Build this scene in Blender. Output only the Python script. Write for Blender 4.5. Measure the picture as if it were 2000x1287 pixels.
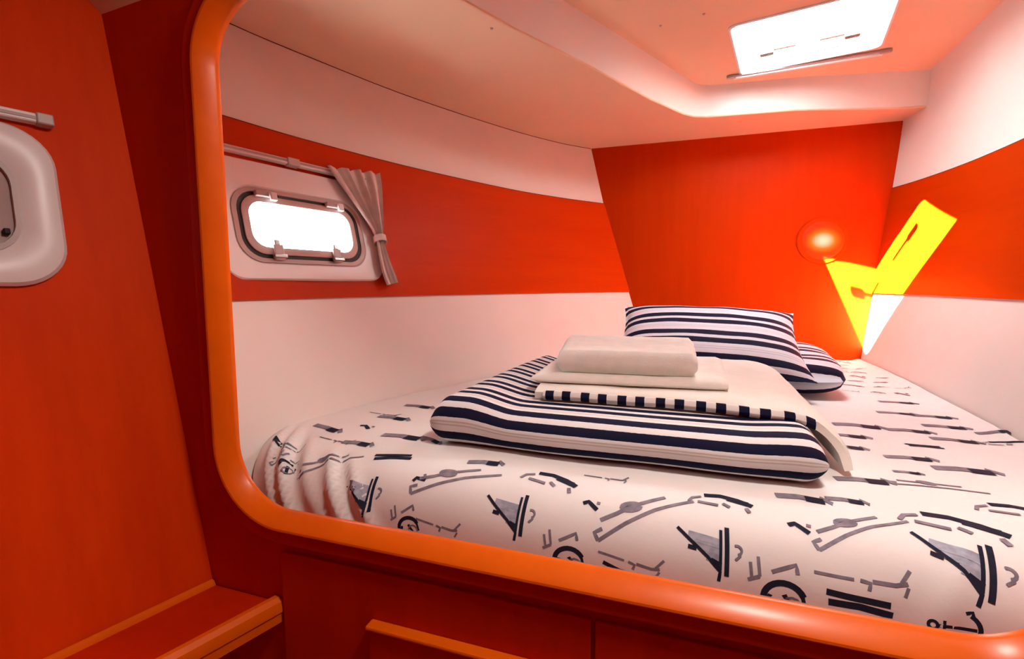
import bpy, bmesh, math, random
from mathutils import Vector, Matrix
random.seed(7)
for o in list(bpy.data.objects): bpy.data.objects.remove(o)
SC = bpy.context.scene
COL = SC.collection

# ------------------------------------------------------------------ camera, sky, sun, exposure
IMG_W, IMG_H, FPX, HORIZON = 2000.0, 1287.0, 930.0, 556.0
PITCH = math.atan((IMG_H/2-HORIZON)/FPX)
YAW = math.radians(18.4)
cam_data = bpy.data.cameras.new('camera')
cam_data.sensor_fit = 'HORIZONTAL'; cam_data.sensor_width = 36.0
cam_data.lens = FPX/IMG_W*36.0
cam_data.clip_start = 0.02
cam = bpy.data.objects.new('camera', cam_data); COL.objects.link(cam)
cam.location = (0, 0, 0); cam.rotation_euler = (math.pi/2-PITCH, 0, YAW)
SC.camera = cam

world = bpy.data.worlds.new('sky'); SC.world = world; world.use_nodes = True
bg = world.node_tree.nodes['Background']
bg.inputs['Color'].default_value = (0.88, 0.97, 1.0, 1)
bg.inputs['Strength'].default_value = 27.0

sun_d = bpy.data.lights.new('sun', 'SUN'); sun_d.energy = 750.0; sun_d.angle = 0.012
sun_d.color = (1.0, 0.90, 0.70)
sun = bpy.data.objects.new('sun', sun_d); COL.objects.link(sun)
SUN_DIR = Vector((0.575, 0.632, -1.0)).normalized()
sun.rotation_euler = SUN_DIR.to_track_quat('-Z', 'Y').to_euler()
sun.location = (-3, -3, 5)

SC.view_settings.view_transform = 'Standard'
SC.view_settings.look = 'None'
SC.view_settings.gamma = 1.0
SC.view_settings.use_curve_mapping = False
SC.view_settings.exposure = 0.12

# ------------------------------------------------------------------ pixel helpers (direction only)
FWD = Vector((-math.sin(YAW)*math.cos(PITCH), math.cos(YAW)*math.cos(PITCH), -math.sin(PITCH)))
RGT = Vector((math.cos(YAW), math.sin(YAW), 0))
UPV = RGT.cross(FWD)
def ray(px, py): return FWD + RGT*((px-IMG_W/2)/FPX) + UPV*((IMG_H/2-py)/FPX)
def at_z(px, py, z): d = ray(px, py); return d*(z/d.z)
def at_y(px, py, y): d = ray(px, py); return d*(y/d.y)

# ------------------------------------------------------------------ materials
def new_mat(name):
    m = bpy.data.materials.new(name); m.use_nodes = True
    nt = m.node_tree; b = nt.nodes['Principled BSDF']
    return m, nt, b
def N(nt, t, **kw):
    n = nt.nodes.new(t)
    for k, v in kw.items(): setattr(n, k, v)
    return n
def plain(name, col, rough=0.5, spec=0.5, metal=0.0, noise=0.0, nscale=8.0, bump=0.0, bscale=200.0, emit=0.0):
    m, nt, b = new_mat(name)
    b.inputs['Base Color'].default_value = (*col, 1); b.inputs['Roughness'].default_value = rough
    b.inputs['Specular IOR Level'].default_value = spec; b.inputs['Metallic'].default_value = metal
    tc = N(nt, 'ShaderNodeTexCoord')
    if noise > 0:
        t = N(nt, 'ShaderNodeTexNoise'); t.inputs['Scale'].default_value = nscale; t.inputs['Detail'].default_value = 4
        nt.links.new(tc.outputs['Object'], t.inputs['Vector'])
        r = N(nt, 'ShaderNodeMapRange'); r.inputs['From Min'].default_value = 0.3; r.inputs['From Max'].default_value = 0.7
        r.inputs['To Min'].default_value = 1-noise; r.inputs['To Max'].default_value = 1+noise
        nt.links.new(t.outputs['Fac'], r.inputs['Value'])
        v = N(nt, 'ShaderNodeVectorMath', operation='SCALE'); v.inputs[0].default_value = col
        nt.links.new(r.outputs['Result'], v.inputs['Scale'])
        nt.links.new(v.outputs['Vector'], b.inputs['Base Color'])
    if bump > 0:
        t2 = N(nt, 'ShaderNodeTexNoise'); t2.inputs['Scale'].default_value = bscale; t2.inputs['Detail'].default_value = 3
        nt.links.new(tc.outputs['Object'], t2.inputs['Vector'])
        bp = N(nt, 'ShaderNodeBump'); bp.inputs['Strength'].default_value = bump; bp.inputs['Distance'].default_value = 0.002
        nt.links.new(t2.outputs['Fac'], bp.inputs['Height']); nt.links.new(bp.outputs['Normal'], b.inputs['Normal'])
    if emit > 0:
        b.inputs['Emission Color'].default_value = (*col, 1); b.inputs['Emission Strength'].default_value = emit
    return m
def wood(name, c1, c2, stretch, rough=0.28, coat=0.3, broad=None, spec=0.5):
    # stretch: object-space scale per axis, small along the grain
    m, nt, b = new_mat(name)
    tc = N(nt, 'ShaderNodeTexCoord'); mp = N(nt, 'ShaderNodeMapping'); mp.inputs['Scale'].default_value = stretch
    nt.links.new(tc.outputs['Object'], mp.inputs['Vector'])
    t = N(nt, 'ShaderNodeTexNoise'); t.inputs['Scale'].default_value = 1.0; t.inputs['Detail'].default_value = 6; t.inputs['Roughness'].default_value = 0.65
    nt.links.new(mp.outputs['Vector'], t.inputs['Vector'])
    mp2 = N(nt, 'ShaderNodeMapping'); mp2.inputs['Scale'].default_value = [s*0.13 for s in stretch] if broad is None else broad
    nt.links.new(tc.outputs['Object'], mp2.inputs['Vector'])
    t2 = N(nt, 'ShaderNodeTexNoise'); t2.inputs['Scale'].default_value = 1.0; t2.inputs['Detail'].default_value = 2
    nt.links.new(mp2.outputs['Vector'], t2.inputs['Vector'])
    ad = N(nt, 'ShaderNodeMath', operation='ADD'); nt.links.new(t.outputs['Fac'], ad.inputs[0]); nt.links.new(t2.outputs['Fac'], ad.inputs[1])
    r = N(nt, 'ShaderNodeMapRange'); r.inputs['From Min'].default_value = 0.7; r.inputs['From Max'].default_value = 1.3
    nt.links.new(ad.outputs['Value'], r.inputs['Value'])
    mx = N(nt, 'ShaderNodeMix', data_type='RGBA')
    mx.inputs['A'].default_value = (*c1, 1); mx.inputs['B'].default_value = (*c2, 1)
    nt.links.new(r.outputs['Result'], mx.inputs['Factor']); nt.links.new(mx.outputs['Result'], b.inputs['Base Color'])
    b.inputs['Roughness'].default_value = rough
    b.inputs['Specular IOR Level'].default_value = spec
    b.inputs['Coat Weight'].default_value = coat; b.inputs['Coat Roughness'].default_value = 0.18
    return m
def striped(name, light, dark, period, bands, coord='Y', thin=None, rough=0.85):
    # bands: list of (start, end) as fractions of the period, painted dark; woven cloth print
    m, nt, b = new_mat(name)
    uv = N(nt, 'ShaderNodeUVMap'); uv.uv_map = 'UVMap'
    sp = N(nt, 'ShaderNodeSeparateXYZ'); nt.links.new(uv.outputs['UV'], sp.inputs['Vector'])
    tc = N(nt, 'ShaderNodeTexCoord')
    nz = N(nt, 'ShaderNodeTexNoise'); nz.inputs['Scale'].default_value = 90; nt.links.new(tc.outputs['Object'], nz.inputs['Vector'])
    wob = N(nt, 'ShaderNodeMath', operation='MULTIPLY_ADD'); wob.inputs[1].default_value = 0.0016; nt.links.new(nz.outputs['Fac'], wob.inputs[0])
    nt.links.new(sp.outputs[coord], wob.inputs[2])
    dv = N(nt, 'ShaderNodeMath', operation='DIVIDE'); dv.inputs[1].default_value = period; nt.links.new(wob.outputs['Value'], dv.inputs[0])
    fr = N(nt, 'ShaderNodeMath', operation='FRACT'); nt.links.new(dv.outputs['Value'], fr.inputs[0])
    def band(a, c):
        g = N(nt, 'ShaderNodeMath', operation='GREATER_THAN'); g.inputs[1].default_value = a; nt.links.new(fr.outputs['Value'], g.inputs[0])
        l = N(nt, 'ShaderNodeMath', operation='LESS_THAN'); l.inputs[1].default_value = c; nt.links.new(fr.outputs['Value'], l.inputs[0])
        p = N(nt, 'ShaderNodeMath', operation='MULTIPLY'); nt.links.new(g.outputs['Value'], p.inputs[0]); nt.links.new(l.outputs['Value'], p.inputs[1])
        return p.outputs['Value']
    acc = None
    for a, c in bands:
        o = band(a, c)
        if acc is None: acc = o
        else:
            s = N(nt, 'ShaderNodeMath', operation='ADD'); nt.links.new(acc, s.inputs[0]); nt.links.new(o, s.inputs[1]); acc = s.outputs['Value']
    mx = N(nt, 'ShaderNodeMix', data_type='RGBA'); mx.inputs['A'].default_value = (*light, 1); mx.inputs['B'].default_value = (*dark, 1)
    nt.links.new(acc, mx.inputs['Factor'])
    out = mx.outputs['Result']
    if thin:
        o = None
        for a, c in thin[0]:
            q = band(a, c)
            if o is None: o = q
            else:
                s = N(nt, 'ShaderNodeMath', operation='ADD'); nt.links.new(o, s.inputs[0]); nt.links.new(q, s.inputs[1]); o = s.outputs['Value']
        m2 = N(nt, 'ShaderNodeMix', data_type='RGBA'); m2.inputs['B'].default_value = (*thin[1], 1)
        nt.links.new(o, m2.inputs['Factor']); nt.links.new(out, m2.inputs['A']); out = m2.outputs['Result']
    nt.links.new(out, b.inputs['Base Color'])
    b.inputs['Roughness'].default_value = rough; b.inputs['Specular IOR Level'].default_value = 0.15
    t2 = N(nt, 'ShaderNodeTexNoise'); t2.inputs['Scale'].default_value = 500; nt.links.new(tc.outputs['Object'], t2.inputs['Vector'])
    bp = N(nt, 'ShaderNodeBump'); bp.inputs['Strength'].default_value = 0.25; bp.inputs['Distance'].default_value = 0.002
    nt.links.new(t2.outputs['Fac'], bp.inputs['Height']); nt.links.new(bp.outputs['Normal'], b.inputs['Normal'])
    return m
def glass_mat(name, tint=(1, 1, 1), gloss=0.06):
    m = bpy.data.materials.new(name); m.use_nodes = True; nt = m.node_tree
    for n in list(nt.nodes): nt.nodes.remove(n)
    out = N(nt, 'ShaderNodeOutputMaterial'); mix = N(nt, 'ShaderNodeMixShader'); mix.inputs[0].default_value = gloss
    tr = N(nt, 'ShaderNodeBsdfTransparent'); tr.inputs['Color'].default_value = (*tint, 1)
    gl = N(nt, 'ShaderNodeBsdfGlossy'); gl.inputs['Roughness'].default_value = 0.03
    nt.links.new(tr.outputs[0], mix.inputs[1]); nt.links.new(gl.outputs[0], mix.inputs[2]); nt.links.new(mix.outputs[0], out.inputs[0])
    return m

W1c, W2c = (0.43, 0.033, 0.0003), (0.365, 0.024, 0.0002)
M_wood_v = wood('wood_vertical_grain', W1c, W2c, (22, 22, 1.6), rough=0.42, coat=0.0, spec=0.05)
M_wood_h = wood('wood_horizontal_grain', W1c, W2c, (1.6, 1.6, 26), rough=0.40, coat=0.0, spec=0.05)
M_wood_hull = wood('wood_hull_panel', (0.74, 0.056, 0.001), (0.60, 0.036, 0.0006), (16, 16, 1.0), rough=0.5, coat=0.0, spec=0.06)
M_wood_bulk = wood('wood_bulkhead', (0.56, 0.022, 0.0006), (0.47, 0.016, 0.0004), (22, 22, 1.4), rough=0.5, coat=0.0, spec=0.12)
M_wood_trim = wood('wood_trim', (0.80, 0.135, 0.002), (0.70, 0.100, 0.0015), (9, 9, 9), rough=0.33, coat=0.12, spec=0.2)
M_white = plain('white_liner', (0.78, 0.74, 0.69), 0.55, 0.35, noise=0.03, nscale=3, bump=0.08, bscale=120)
M_ceil = plain('white_headliner', (0.76, 0.53, 0.36), 0.6, 0.15, noise=0.03, nscale=2.5, bump=0.1, bscale=160)
M_plastic = plain('white_plastic', (0.78, 0.75, 0.74), 0.35, 0.5, noise=0.02, nscale=6)
M_plastic2 = plain('greyish_plastic', (0.50, 0.44, 0.42), 0.4, 0.5, noise=0.03)
M_rim = plain('moulded_rim_grey', (0.42, 0.33, 0.31), 0.4, 0.4, noise=0.04)
M_gasket = plain('black_rubber', (0.012, 0.010, 0.010), 0.6, 0.3, noise=0.1)
M_metal = plain('dull_metal', (0.35, 0.33, 0.32), 0.35, 0.5, metal=0.8, noise=0.05)
M_dark = plain('dark_plastic', (0.05, 0.05, 0.05), 0.4, 0.5, noise=0.1)
M_glass = glass_mat('clear_glass')
M_blind = plain('pleated_blind', (0.44, 0.36, 0.34), 0.8, 0.2, noise=0.05, nscale=20)
M_curtain = plain('curtain_cloth', (0.64, 0.58, 0.55), 0.9, 0.1, noise=0.08, nscale=30, bump=0.3, bscale=300)
M_sheet = plain('printed_sheet_ground', (0.80, 0.77, 0.75), 0.9, 0.1, noise=0.03, nscale=5, bump=0.25, bscale=60)
M_ink = plain('navy_print', (0.020, 0.022, 0.040), 0.9, 0.05, noise=0.2, nscale=60)
M_ink2 = plain('grey_print', (0.22, 0.20, 0.24), 0.9, 0.05, noise=0.25, nscale=60)
M_ink3 = plain('pale_blue_print', (0.36, 0.38, 0.46), 0.9, 0.05, noise=0.25, nscale=60)
M_towel = plain('white_terry', (0.90, 0.87, 0.80), 0.95, 0.05, noise=0.04, nscale=25, bump=0.6, bscale=420)
M_cream = plain('cream_cotton', (0.82, 0.77, 0.70), 0.95, 0.05, noise=0.03, nscale=12, bump=0.3, bscale=200)
NAVY = (0.006, 0.007, 0.030)
M_duvet = striped('striped_duvet_cloth', (0.76, 0.74, 0.74), NAVY, 0.094, [(0.05, 0.29), (0.46, 0.70)], 'Y', thin=([(0.845, 0.885), (0.925, 0.965)], (0.60, 0.52, 0.46)))
M_pillow = striped('striped_pillow_cloth', (0.74, 0.72, 0.78), NAVY, 0.150, [(0.06, 0.29), (0.43, 0.66)], 'Y', thin=([(0.82, 0.845), (0.90, 0.925)], (0.55, 0.52, 0.58)))
M_hem = striped('striped_hem_cloth', (0.78, 0.75, 0.72), NAVY, 0.095, [(0.08, 0.32), (0.55, 0.79)], 'X')
M_lamp = plain('lit_diffuser', (1.0, 0.90, 0.82), 0.6, 0.2, emit=125.0)
M_glow, _nt, _b = new_mat('panel_glow')     # added disc imitates a soft glow: bright centre fading to panel colour
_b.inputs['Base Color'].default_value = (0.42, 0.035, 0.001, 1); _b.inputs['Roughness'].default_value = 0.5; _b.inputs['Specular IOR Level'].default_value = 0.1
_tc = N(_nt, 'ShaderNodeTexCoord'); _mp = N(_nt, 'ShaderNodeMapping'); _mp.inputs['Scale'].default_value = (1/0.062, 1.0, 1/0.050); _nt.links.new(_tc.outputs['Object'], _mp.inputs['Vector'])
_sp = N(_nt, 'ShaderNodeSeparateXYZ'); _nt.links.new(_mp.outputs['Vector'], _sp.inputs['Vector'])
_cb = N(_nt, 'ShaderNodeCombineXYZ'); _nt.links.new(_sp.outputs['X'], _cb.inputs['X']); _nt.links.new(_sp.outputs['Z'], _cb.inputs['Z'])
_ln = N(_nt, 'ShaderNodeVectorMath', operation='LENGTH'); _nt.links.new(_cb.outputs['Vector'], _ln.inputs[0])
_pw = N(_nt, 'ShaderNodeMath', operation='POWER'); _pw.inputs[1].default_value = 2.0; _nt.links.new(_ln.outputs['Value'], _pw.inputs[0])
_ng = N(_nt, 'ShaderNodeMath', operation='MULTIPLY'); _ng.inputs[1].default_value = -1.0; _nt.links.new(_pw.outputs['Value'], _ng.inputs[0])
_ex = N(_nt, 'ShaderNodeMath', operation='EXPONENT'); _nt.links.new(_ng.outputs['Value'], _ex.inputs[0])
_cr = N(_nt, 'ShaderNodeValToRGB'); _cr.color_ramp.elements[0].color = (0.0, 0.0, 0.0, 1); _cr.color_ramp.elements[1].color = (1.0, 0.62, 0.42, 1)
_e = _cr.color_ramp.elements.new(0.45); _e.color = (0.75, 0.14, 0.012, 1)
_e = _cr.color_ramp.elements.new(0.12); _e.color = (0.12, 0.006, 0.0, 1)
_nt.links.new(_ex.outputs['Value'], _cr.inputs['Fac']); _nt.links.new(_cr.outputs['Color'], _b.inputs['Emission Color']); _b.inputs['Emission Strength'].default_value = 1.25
M_seam = plain('dark_seam', (0.10, 0.018, 0.004), 0.7, 0.2, noise=0.1)
M_floor = wood('wood_floor', (0.30, 0.05, 0.006), (0.22, 0.03, 0.004), (1.4, 18, 1), rough=0.4)

# ------------------------------------------------------------------ builders
def empty(name, loc):
    o = bpy.data.objects.new(name, None); o.empty_display_size = 0.05; o.location = loc; COL.objects.link(o); return o
def world_loc(o):
    v = Vector(o.location)
    return v + (world_loc(o.parent) if o.parent else Vector((0, 0, 0)))
def mesh_obj(name, verts, faces, mat, parent=None, smooth=True, uvs=None, sharp=0.6, merge=False):
    vs = [Vector(v) for v in verts]
    if parent is not None: base = world_loc(parent)
    else:
        base = Vector((sum(v.x for v in vs)/len(vs), sum(v.y for v in vs)/len(vs), min(v.z for v in vs)))
    me = bpy.data.meshes.new(name)
    me.from_pydata([v-base for v in vs], [], faces)
    if uvs is not None:
        l = me.uv_layers.new(name='UVMap')
        for lp in me.loops: l.data[lp.index].uv = uvs[lp.vertex_index]
    bm = bmesh.new(); bm.from_mesh(me)
    if merge: bmesh.ops.remove_doubles(bm, verts=bm.verts, dist=1e-5)
    bmesh.ops.recalc_face_normals(bm, faces=bm.faces)
    if smooth:
        for f in bm.faces: f.smooth = True
        for e in bm.edges:
            if len(e.link_faces) == 2 and e.calc_face_angle(0) > sharp: e.smooth = False
    bm.to_mesh(me); bm.free()
    me.materials.append(mat)
    o = bpy.data.objects.new(name, me); COL.objects.link(o)
    if parent is not None: o.parent = parent
    else: o.location = base
    return o
def tag(o, label=None, cat=None, group=None, kind=None):
    if label: o['label'] = label
    if cat: o['category'] = cat
    if group: o['group'] = group
    if kind: o['kind'] = kind
    return o
def struct(o, label=None): return tag(o, label, None, None, 'structure')
def grid(rows, close_u=False):
    n = len(rows[0]); V = [p for r in rows for p in r]; F = []
    for i in range(len(rows)-1):
        for j in range(n if close_u else n-1):
            a = i*n+j; b = i*n+(j+1) % n
            F.append((a, b, b+n, a+n))
    return V, F
def slab(rows, off):
    """closed slab: grid rows plus the same grid displaced by off(point)"""
    V, F = grid(rows); n = len(rows[0]); m = len(rows); k = len(V)
    V2 = [off(Vector(v)) for v in V]
    F2 = [tuple(i+k for i in reversed(f)) for f in F]
    E = []
    for j in range(n-1):
        E.append((j+1, j, j+k, j+1+k)); a = (m-1)*n+j; E.append((a, a+1, a+1+k, a+k))
    for i in range(m-1):
        a = i*n; E.append((a, a+n, a+n+k, a+k)); b = i*n+n-1; E.append((b+n, b, b+k, b+n+k))
    return V+V2, F+F2+E
def box_vf(x0, x1, y0, y1, z0, z1):
    V = [(x, y, z) for z in (z0, z1) for y in (y0, y1) for x in (x0, x1)]
    F = [(0, 2, 3, 1), (4, 5, 7, 6), (0, 1, 5, 4), (2, 6, 7, 3), (0, 4, 6, 2), (1, 3, 7, 5)]
    return V, F
def bevel_obj(o, w=0.004, seg=2):
    md = o.modifiers.new('bevel', 'BEVEL'); md.width = w; md.segments = seg; md.limit_method = 'ANGLE'; md.angle_limit = 0.7
    return o
def rrect(u0, u1, v0, v1, r, seg=8):
    """rounded rectangle, counter-clockwise; r: one radius or (bl, br, tr, tl)"""
    if not isinstance(r, (tuple, list)): r = (r, r, r, r)
    P = []
    for (cx, cy, rr, a0) in ((u0+r[0], v0+r[0], r[0], 180), (u1-r[1], v0+r[1], r[1], 270), (u1-r[2], v1-r[2], r[2], 0), (u0+r[3], v1-r[3], r[3], 90)):
        for i in range(seg+1):
            a = math.radians(a0+90*i/seg); P.append((cx+rr*math.cos(a), cy+rr*math.sin(a)))
    return P
class Frame:
    def __init__(s, p0, du, dw):
        s.p = Vector(p0); s.u = Vector(du).normalized(); w = Vector(dw); w = w-s.u*w.dot(s.u); s.w = w.normalized(); s.n = s.u.cross(s.w)
    def __call__(s, u, w, n=0.0): return s.p+s.u*u+s.w*w+s.n*n
def ring_part(name, F, profile, mat, parent, closed=True):
    """loft of equal-length outlines [(outline, depth), ...] closed on itself when closed"""
    rows = [[F(u, w, d) for (u, w) in ol] for ol, d in profile]
    if closed: rows.append(rows[0])
    V, Fa = grid(rows, close_u=True)
    return mesh_obj(name, V, Fa, mat, parent, merge=True)
def plate_part(name, F, outline, d0, d1, mat, parent, bev=0.0):
    n = len(outline); V = [F(u, w, d0) for u, w in outline]+[F(u, w, d1) for u, w in outline]
    Fa = [tuple(range(n)), tuple(range(2*n-1, n-1, -1))]+[(i, (i+1) % n, n+(i+1) % n, n+i) for i in range(n)]
    o = mesh_obj(name, V, Fa, mat, parent)
    if bev: bevel_obj(o, bev)
    return o
def fbox(name, F, u0, u1, w0, w1, n0, n1, mat, parent, bev=0.003):
    V = [F(u, w, n) for n in (n0, n1) for w in (w0, w1) for u in (u0, u1)]
    Fa = [(0, 2, 3, 1), (4, 5, 7, 6), (0, 1, 5, 4), (2, 6, 7, 3), (0, 4, 6, 2), (1, 3, 7, 5)]
    o = mesh_obj(name, V, Fa, mat, parent)
    if bev: bevel_obj(o, bev)
    return o
def tube_vf(path, r, seg=10, caps=True):
    V, F = [], []
    path = [Vector(p) for p in path]
    for i, p in enumerate(path):
        t = (path[min(i+1, len(path)-1)]-path[max(i-1, 0)]).normalized()
        a = Vector((0, 0, 1)) if abs(t.z) < 0.9 else Vector((1, 0, 0))
        b = t.cross(a).normalized(); c = b.cross(t)
        for k in range(seg):
            an = 2*math.pi*k/seg; V.append(p+b*(r*math.cos(an))+c*(r*math.sin(an)))
    for i in range(len(path)-1):
        for k in range(seg): F.append((i*seg+k, i*seg+(k+1) % seg, (i+1)*seg+(k+1) % seg, (i+1)*seg+k))
    if caps: F.append(tuple(range(seg))); F.append(tuple(range((len(path)-1)*seg, len(path)*seg)))
    return V, F
def interp(x, X, Y):
    """monotone-ish Catmull-Rom through (X, Y)"""
    if x <= X[0]: return Y[0]+(x-X[0])*(Y[1]-Y[0])/(X[1]-X[0])
    if x >= X[-1]: return Y[-1]+(x-X[-1])*(Y[-1]-Y[-2])/(X[-1]-X[-2])
    i = max(k for k in range(len(X)-1) if X[k] <= x)
    def sl(k):
        if k == 0: return (Y[1]-Y[0])/(X[1]-X[0])
        if k == len(X)-1: return (Y[-1]-Y[-2])/(X[-1]-X[-2])
        return (Y[k+1]-Y[k-1])/(X[k+1]-X[k-1])
    h = X[i+1]-X[i]; t = (x-X[i])/h
    return (2*t**3-3*t*t+1)*Y[i]+(t**3-2*t*t+t)*h*sl(i)+(-2*t**3+3*t*t)*Y[i+1]+(t**3-t*t)*h*sl(i+1)
def lin(a, b, n): return [a+(b-a)*i/(n-1) for i in range(n)]
def noise3(x, y, z=0.0):
    from mathutils import noise
    return noise.noise((x, y, z))

# ------------------------------------------------------------------ the shell of the berth
Y0, Y1 = 0.846, 3.08            # back face of the bulkhead, face of the end panel
ZBED, ZB0, ZB1, ZC, ZR = -0.42, -0.045, 0.504, 0.848, 0.985
LY = [0.83, 1.0, 1.136, 1.414, 1.873, 2.484, 2.811, 3.08]
LX = [-1.335, -1.318, -1.297, -1.235, -1.088, -0.820, -0.618, -0.414]
UY = [0.83, 1.264, 1.527, 1.982, 2.572, 2.915, 3.08]
UX = [-1.47, -1.390, -1.312, -1.148, -0.860, -0.642, -0.495]
def x_left(y, z):
    x5 = interp(y, LY, LX)
    if z <= ZB1:
        k = 0.25+0.055*max(0.0, min(1.0, (y-1.5)/1.58))
        return x5+(ZB1-z)*k
    x8 = interp(y, UY, UX)
    return x5+(x8-x5)*(z-ZB1)/(ZC-ZB1)
RY = [0.83, 1.58, 2.188, 2.535, 2.871, 3.08]
RT = {-0.70: [0.77, 0.865, 0.925, 0.955, 0.975, 0.980], -0.42: [0.80, 0.893, 0.953, 0.982, 0.999, 1.004], -0.045: [0.87, 0.975, 1.035, 1.055, 1.05, 1.041],
      0.504: [1.04, 1.115, 1.155, 1.163, 1.135, 1.092], 0.848: [1.02, 1.085, 1.125, 1.140, 1.130, 1.118], 0.985: [0.97, 1.025, 1.068, 1.090, 1.108, 1.118]}
RZ = sorted(RT)
def x_right(y, z):
    vals = [interp(y, RY, RT[k]) for k in RZ]
    if z >= RZ[-1]: return vals[-1]+(z-RZ[-1])*(vals[-1]-vals[-2])/(RZ[-1]-RZ[-2])
    return interp(z, RZ, vals)

ys = lin(Y0, Y1, 30)
# left hull side
WF = Frame((x_left(1.325, 0.2)+0.014, 1.325, 0.2), (0.236, 0.972, 0), (-0.25, 0, 1))
wall_left = empty('wall_left', (x_left(1.5, -0.7), 1.5, -0.70)); struct(wall_left, 'white lower hull side beside the bed')
def wall_rows(fx, z0, z1, nz, off=0.0, yy=ys): return [[(fx(y, z)+off, y, z) for y in yy] for z in lin(z0, z1, nz)]
V, F = slab(wall_rows(x_left, -0.72, ZB0+0.006, 8), lambda v: v+Vector((-0.03, 0, 0)))
mesh_obj('lower_liner', V, F, M_white, wall_left)
V, F = slab(wall_rows(x_left, ZB1-0.004, ZC+0.02, 8), lambda v: v+Vector((-0.03, 0, 0)))
mesh_obj('upper_liner', V, F, M_white, wall_left)
# wood band with a hole where the port light sits
HY0, HY1, HZ0, HZ1 = 1.085, 1.525, 0.075, 0.300
by = sorted(set([round(y, 4) for y in ys if abs(y-HY0) > .02 and abs(y-HY1) > .02]+[HY0, HY1])); bz = sorted(set(lin(ZB0, ZB1, 6)+[HZ0, HZ1]))
Vb, Fb = [], []; idx = {}
for layer, off in ((0, 0.007), (1, -0.028)):
    for i, z in enumerate(bz):
        for j, y in enumerate(by):
            idx[(layer, i, j)] = len(Vb); Vb.append((x_left(y, z)+off, y, z))
def hole(i, j): return HZ0-1e-6 <= bz[i] < HZ1-1e-6 and HY0-1e-6 <= by[j] < HY1-1e-6 and bz[i+1] <= HZ1+1e-6 and by[j+1] <= HY1+1e-6
nI, nJ = len(bz)-1, len(by)-1
solid = lambda i, j: 0 <= i < nI and 0 <= j < nJ and not hole(i, j)
for i in range(nI):
    for j in range(nJ):
        if not solid(i, j): continue
        for l in (0, 1): Fb.append((idx[(l, i, j)], idx[(l, i, j+1)], idx[(l, i+1, j+1)], idx[(l, i+1, j)]))
        for (di, dj, a, b) in ((-1, 0, (i, j), (i, j+1)), (1, 0, (i+1, j), (i+1, j+1)), (0, -1, (i, j), (i+1, j)), (0, 1, (i, j+1), (i+1, j+1))):
            if not solid(i+di, j+dj): Fb.append((idx[(0, *a)], idx[(0, *b)], idx[(1, *b)], idx[(1, *a)]))
tag(mesh_obj('wood_panel', Vb, Fb, M_wood_h, wall_left), 'red-brown varnished wood band around the port light')

# right hull side
wall_right = empty('wall_right', (0.95, 2.0, -0.70)); struct(wall_right, 'white lower hull side right of the bed')
V, F = slab(wall_rows(x_right, -0.72, ZB0+0.006, 8), lambda v: v+Vector((0.03, 0, 0))); mesh_obj('lower_liner', V, F, M_white, wall_right)
V, F = slab(wall_rows(x_right, ZB1-0.004, ZR+0.02, 10), lambda v: v+Vector((0.03, 0, 0))); mesh_obj('upper_liner', V, F, M_white, wall_right)
V, F = slab(wall_rows(x_right, ZB0, ZB1, 8, -0.007), lambda v: v+Vector((0.036, 0, 0)))
tag(mesh_obj('wood_panel', V, F, M_wood_h, wall_right), 'red-brown varnished wood band with a sun patch')

# end panel
zz = lin(-0.72, ZC, 14)
rows = [[(x, Y1-0.006, z) for x in lin(x_left(Y1, z)-0.004, x_right(Y1, z)+0.004, 12)] for z in zz]
V, F = slab(rows, lambda v: v+Vector((0, 0.03, 0)))
struct(mesh_obj('wall_back', V, F, M_wood_v), 'red-brown varnished wood panel at the head of the bed')

# ceiling: lower rim, step and raised middle with the deck hatch opening
LOW = [(-0.887, 0.846), (-0.610, 1.393), (-0.524, 1.574), (-0.328, 1.93), (-0.116, 2.355), (0.030, 2.600), (0.085, 2.660), (0.150, 2.688), (0.310, 2.700), (0.559, 2.722), (1.0, 2.845), (x_right(2.86, ZC)+0.024, 2.868)]
UPP = [(-0.797, 0.846), (-0.530, 1.42), (-0.420, 1.66), (-0.255, 1.965), (-0.060, 2.335), (0.060, 2.560), (0.102, 2.622), (0.160, 2.652), (0.312, 2.664), (0.600, 2.690), (1.0, 2.765), (x_right(2.785, ZR)+0.024, 2.785)]
ceiling = empty('ceiling', (0.2, 2.0, ZC)); struct(ceiling, 'peach-white moulded ceiling with a raised middle')
def fill_poly(loops, z, thick):
    bm = bmesh.new(); edges = []
    for lp in loops:
        vs = [bm.verts.new((p[0], p[1], p[2] if len(p) > 2 else z)) for p in lp]
        for i in range(len(vs)): edges.append(bm.edges.new((vs[i], vs[(i+1) % len(vs)])))
    bmesh.ops.triangle_fill(bm, use_beauty=True, edges=edges)
    if thick:
        r = bmesh.ops.extrude_face_region(bm, geom=bm.faces[:]+bm.edges[:]+bm.verts[:])
        for v in [g for g in r['geom'] if isinstance(g, bmesh.types.BMVert)]: v.co += Vector(thick)
    bm.verts.index_update()
    V = [v.co.copy() for v in bm.verts]; Fc = [tuple(v.index for v in f.verts) for f in bm.faces]; bm.free(); return V, Fc
low_out = [(x_left(y, ZC)-0.004, y) for y in lin(0.846, Y1, 24)]+[(x_right(y, ZC)+0.024, y) for y in lin(Y1, 2.868, 4)]
V, F = fill_poly([low_out+list(reversed(LOW))[1:]], ZC, (0, 0, 0.03))
mesh_obj('ceiling_rim', V, F, M_ceil, ceiling)
rows = [[(x, y, ZC+0.0005) for x, y in LOW], [(x, y, ZR) for x, y in UPP]]
V, F = slab(rows, lambda v: v+Vector((-0.02, 0.02, 0.004)))
mesh_obj('ceiling_step', V, F, M_white, ceiling, sharp=0.7)  # whiter than the rest of the ceiling: hatch light put into the colour
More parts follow.
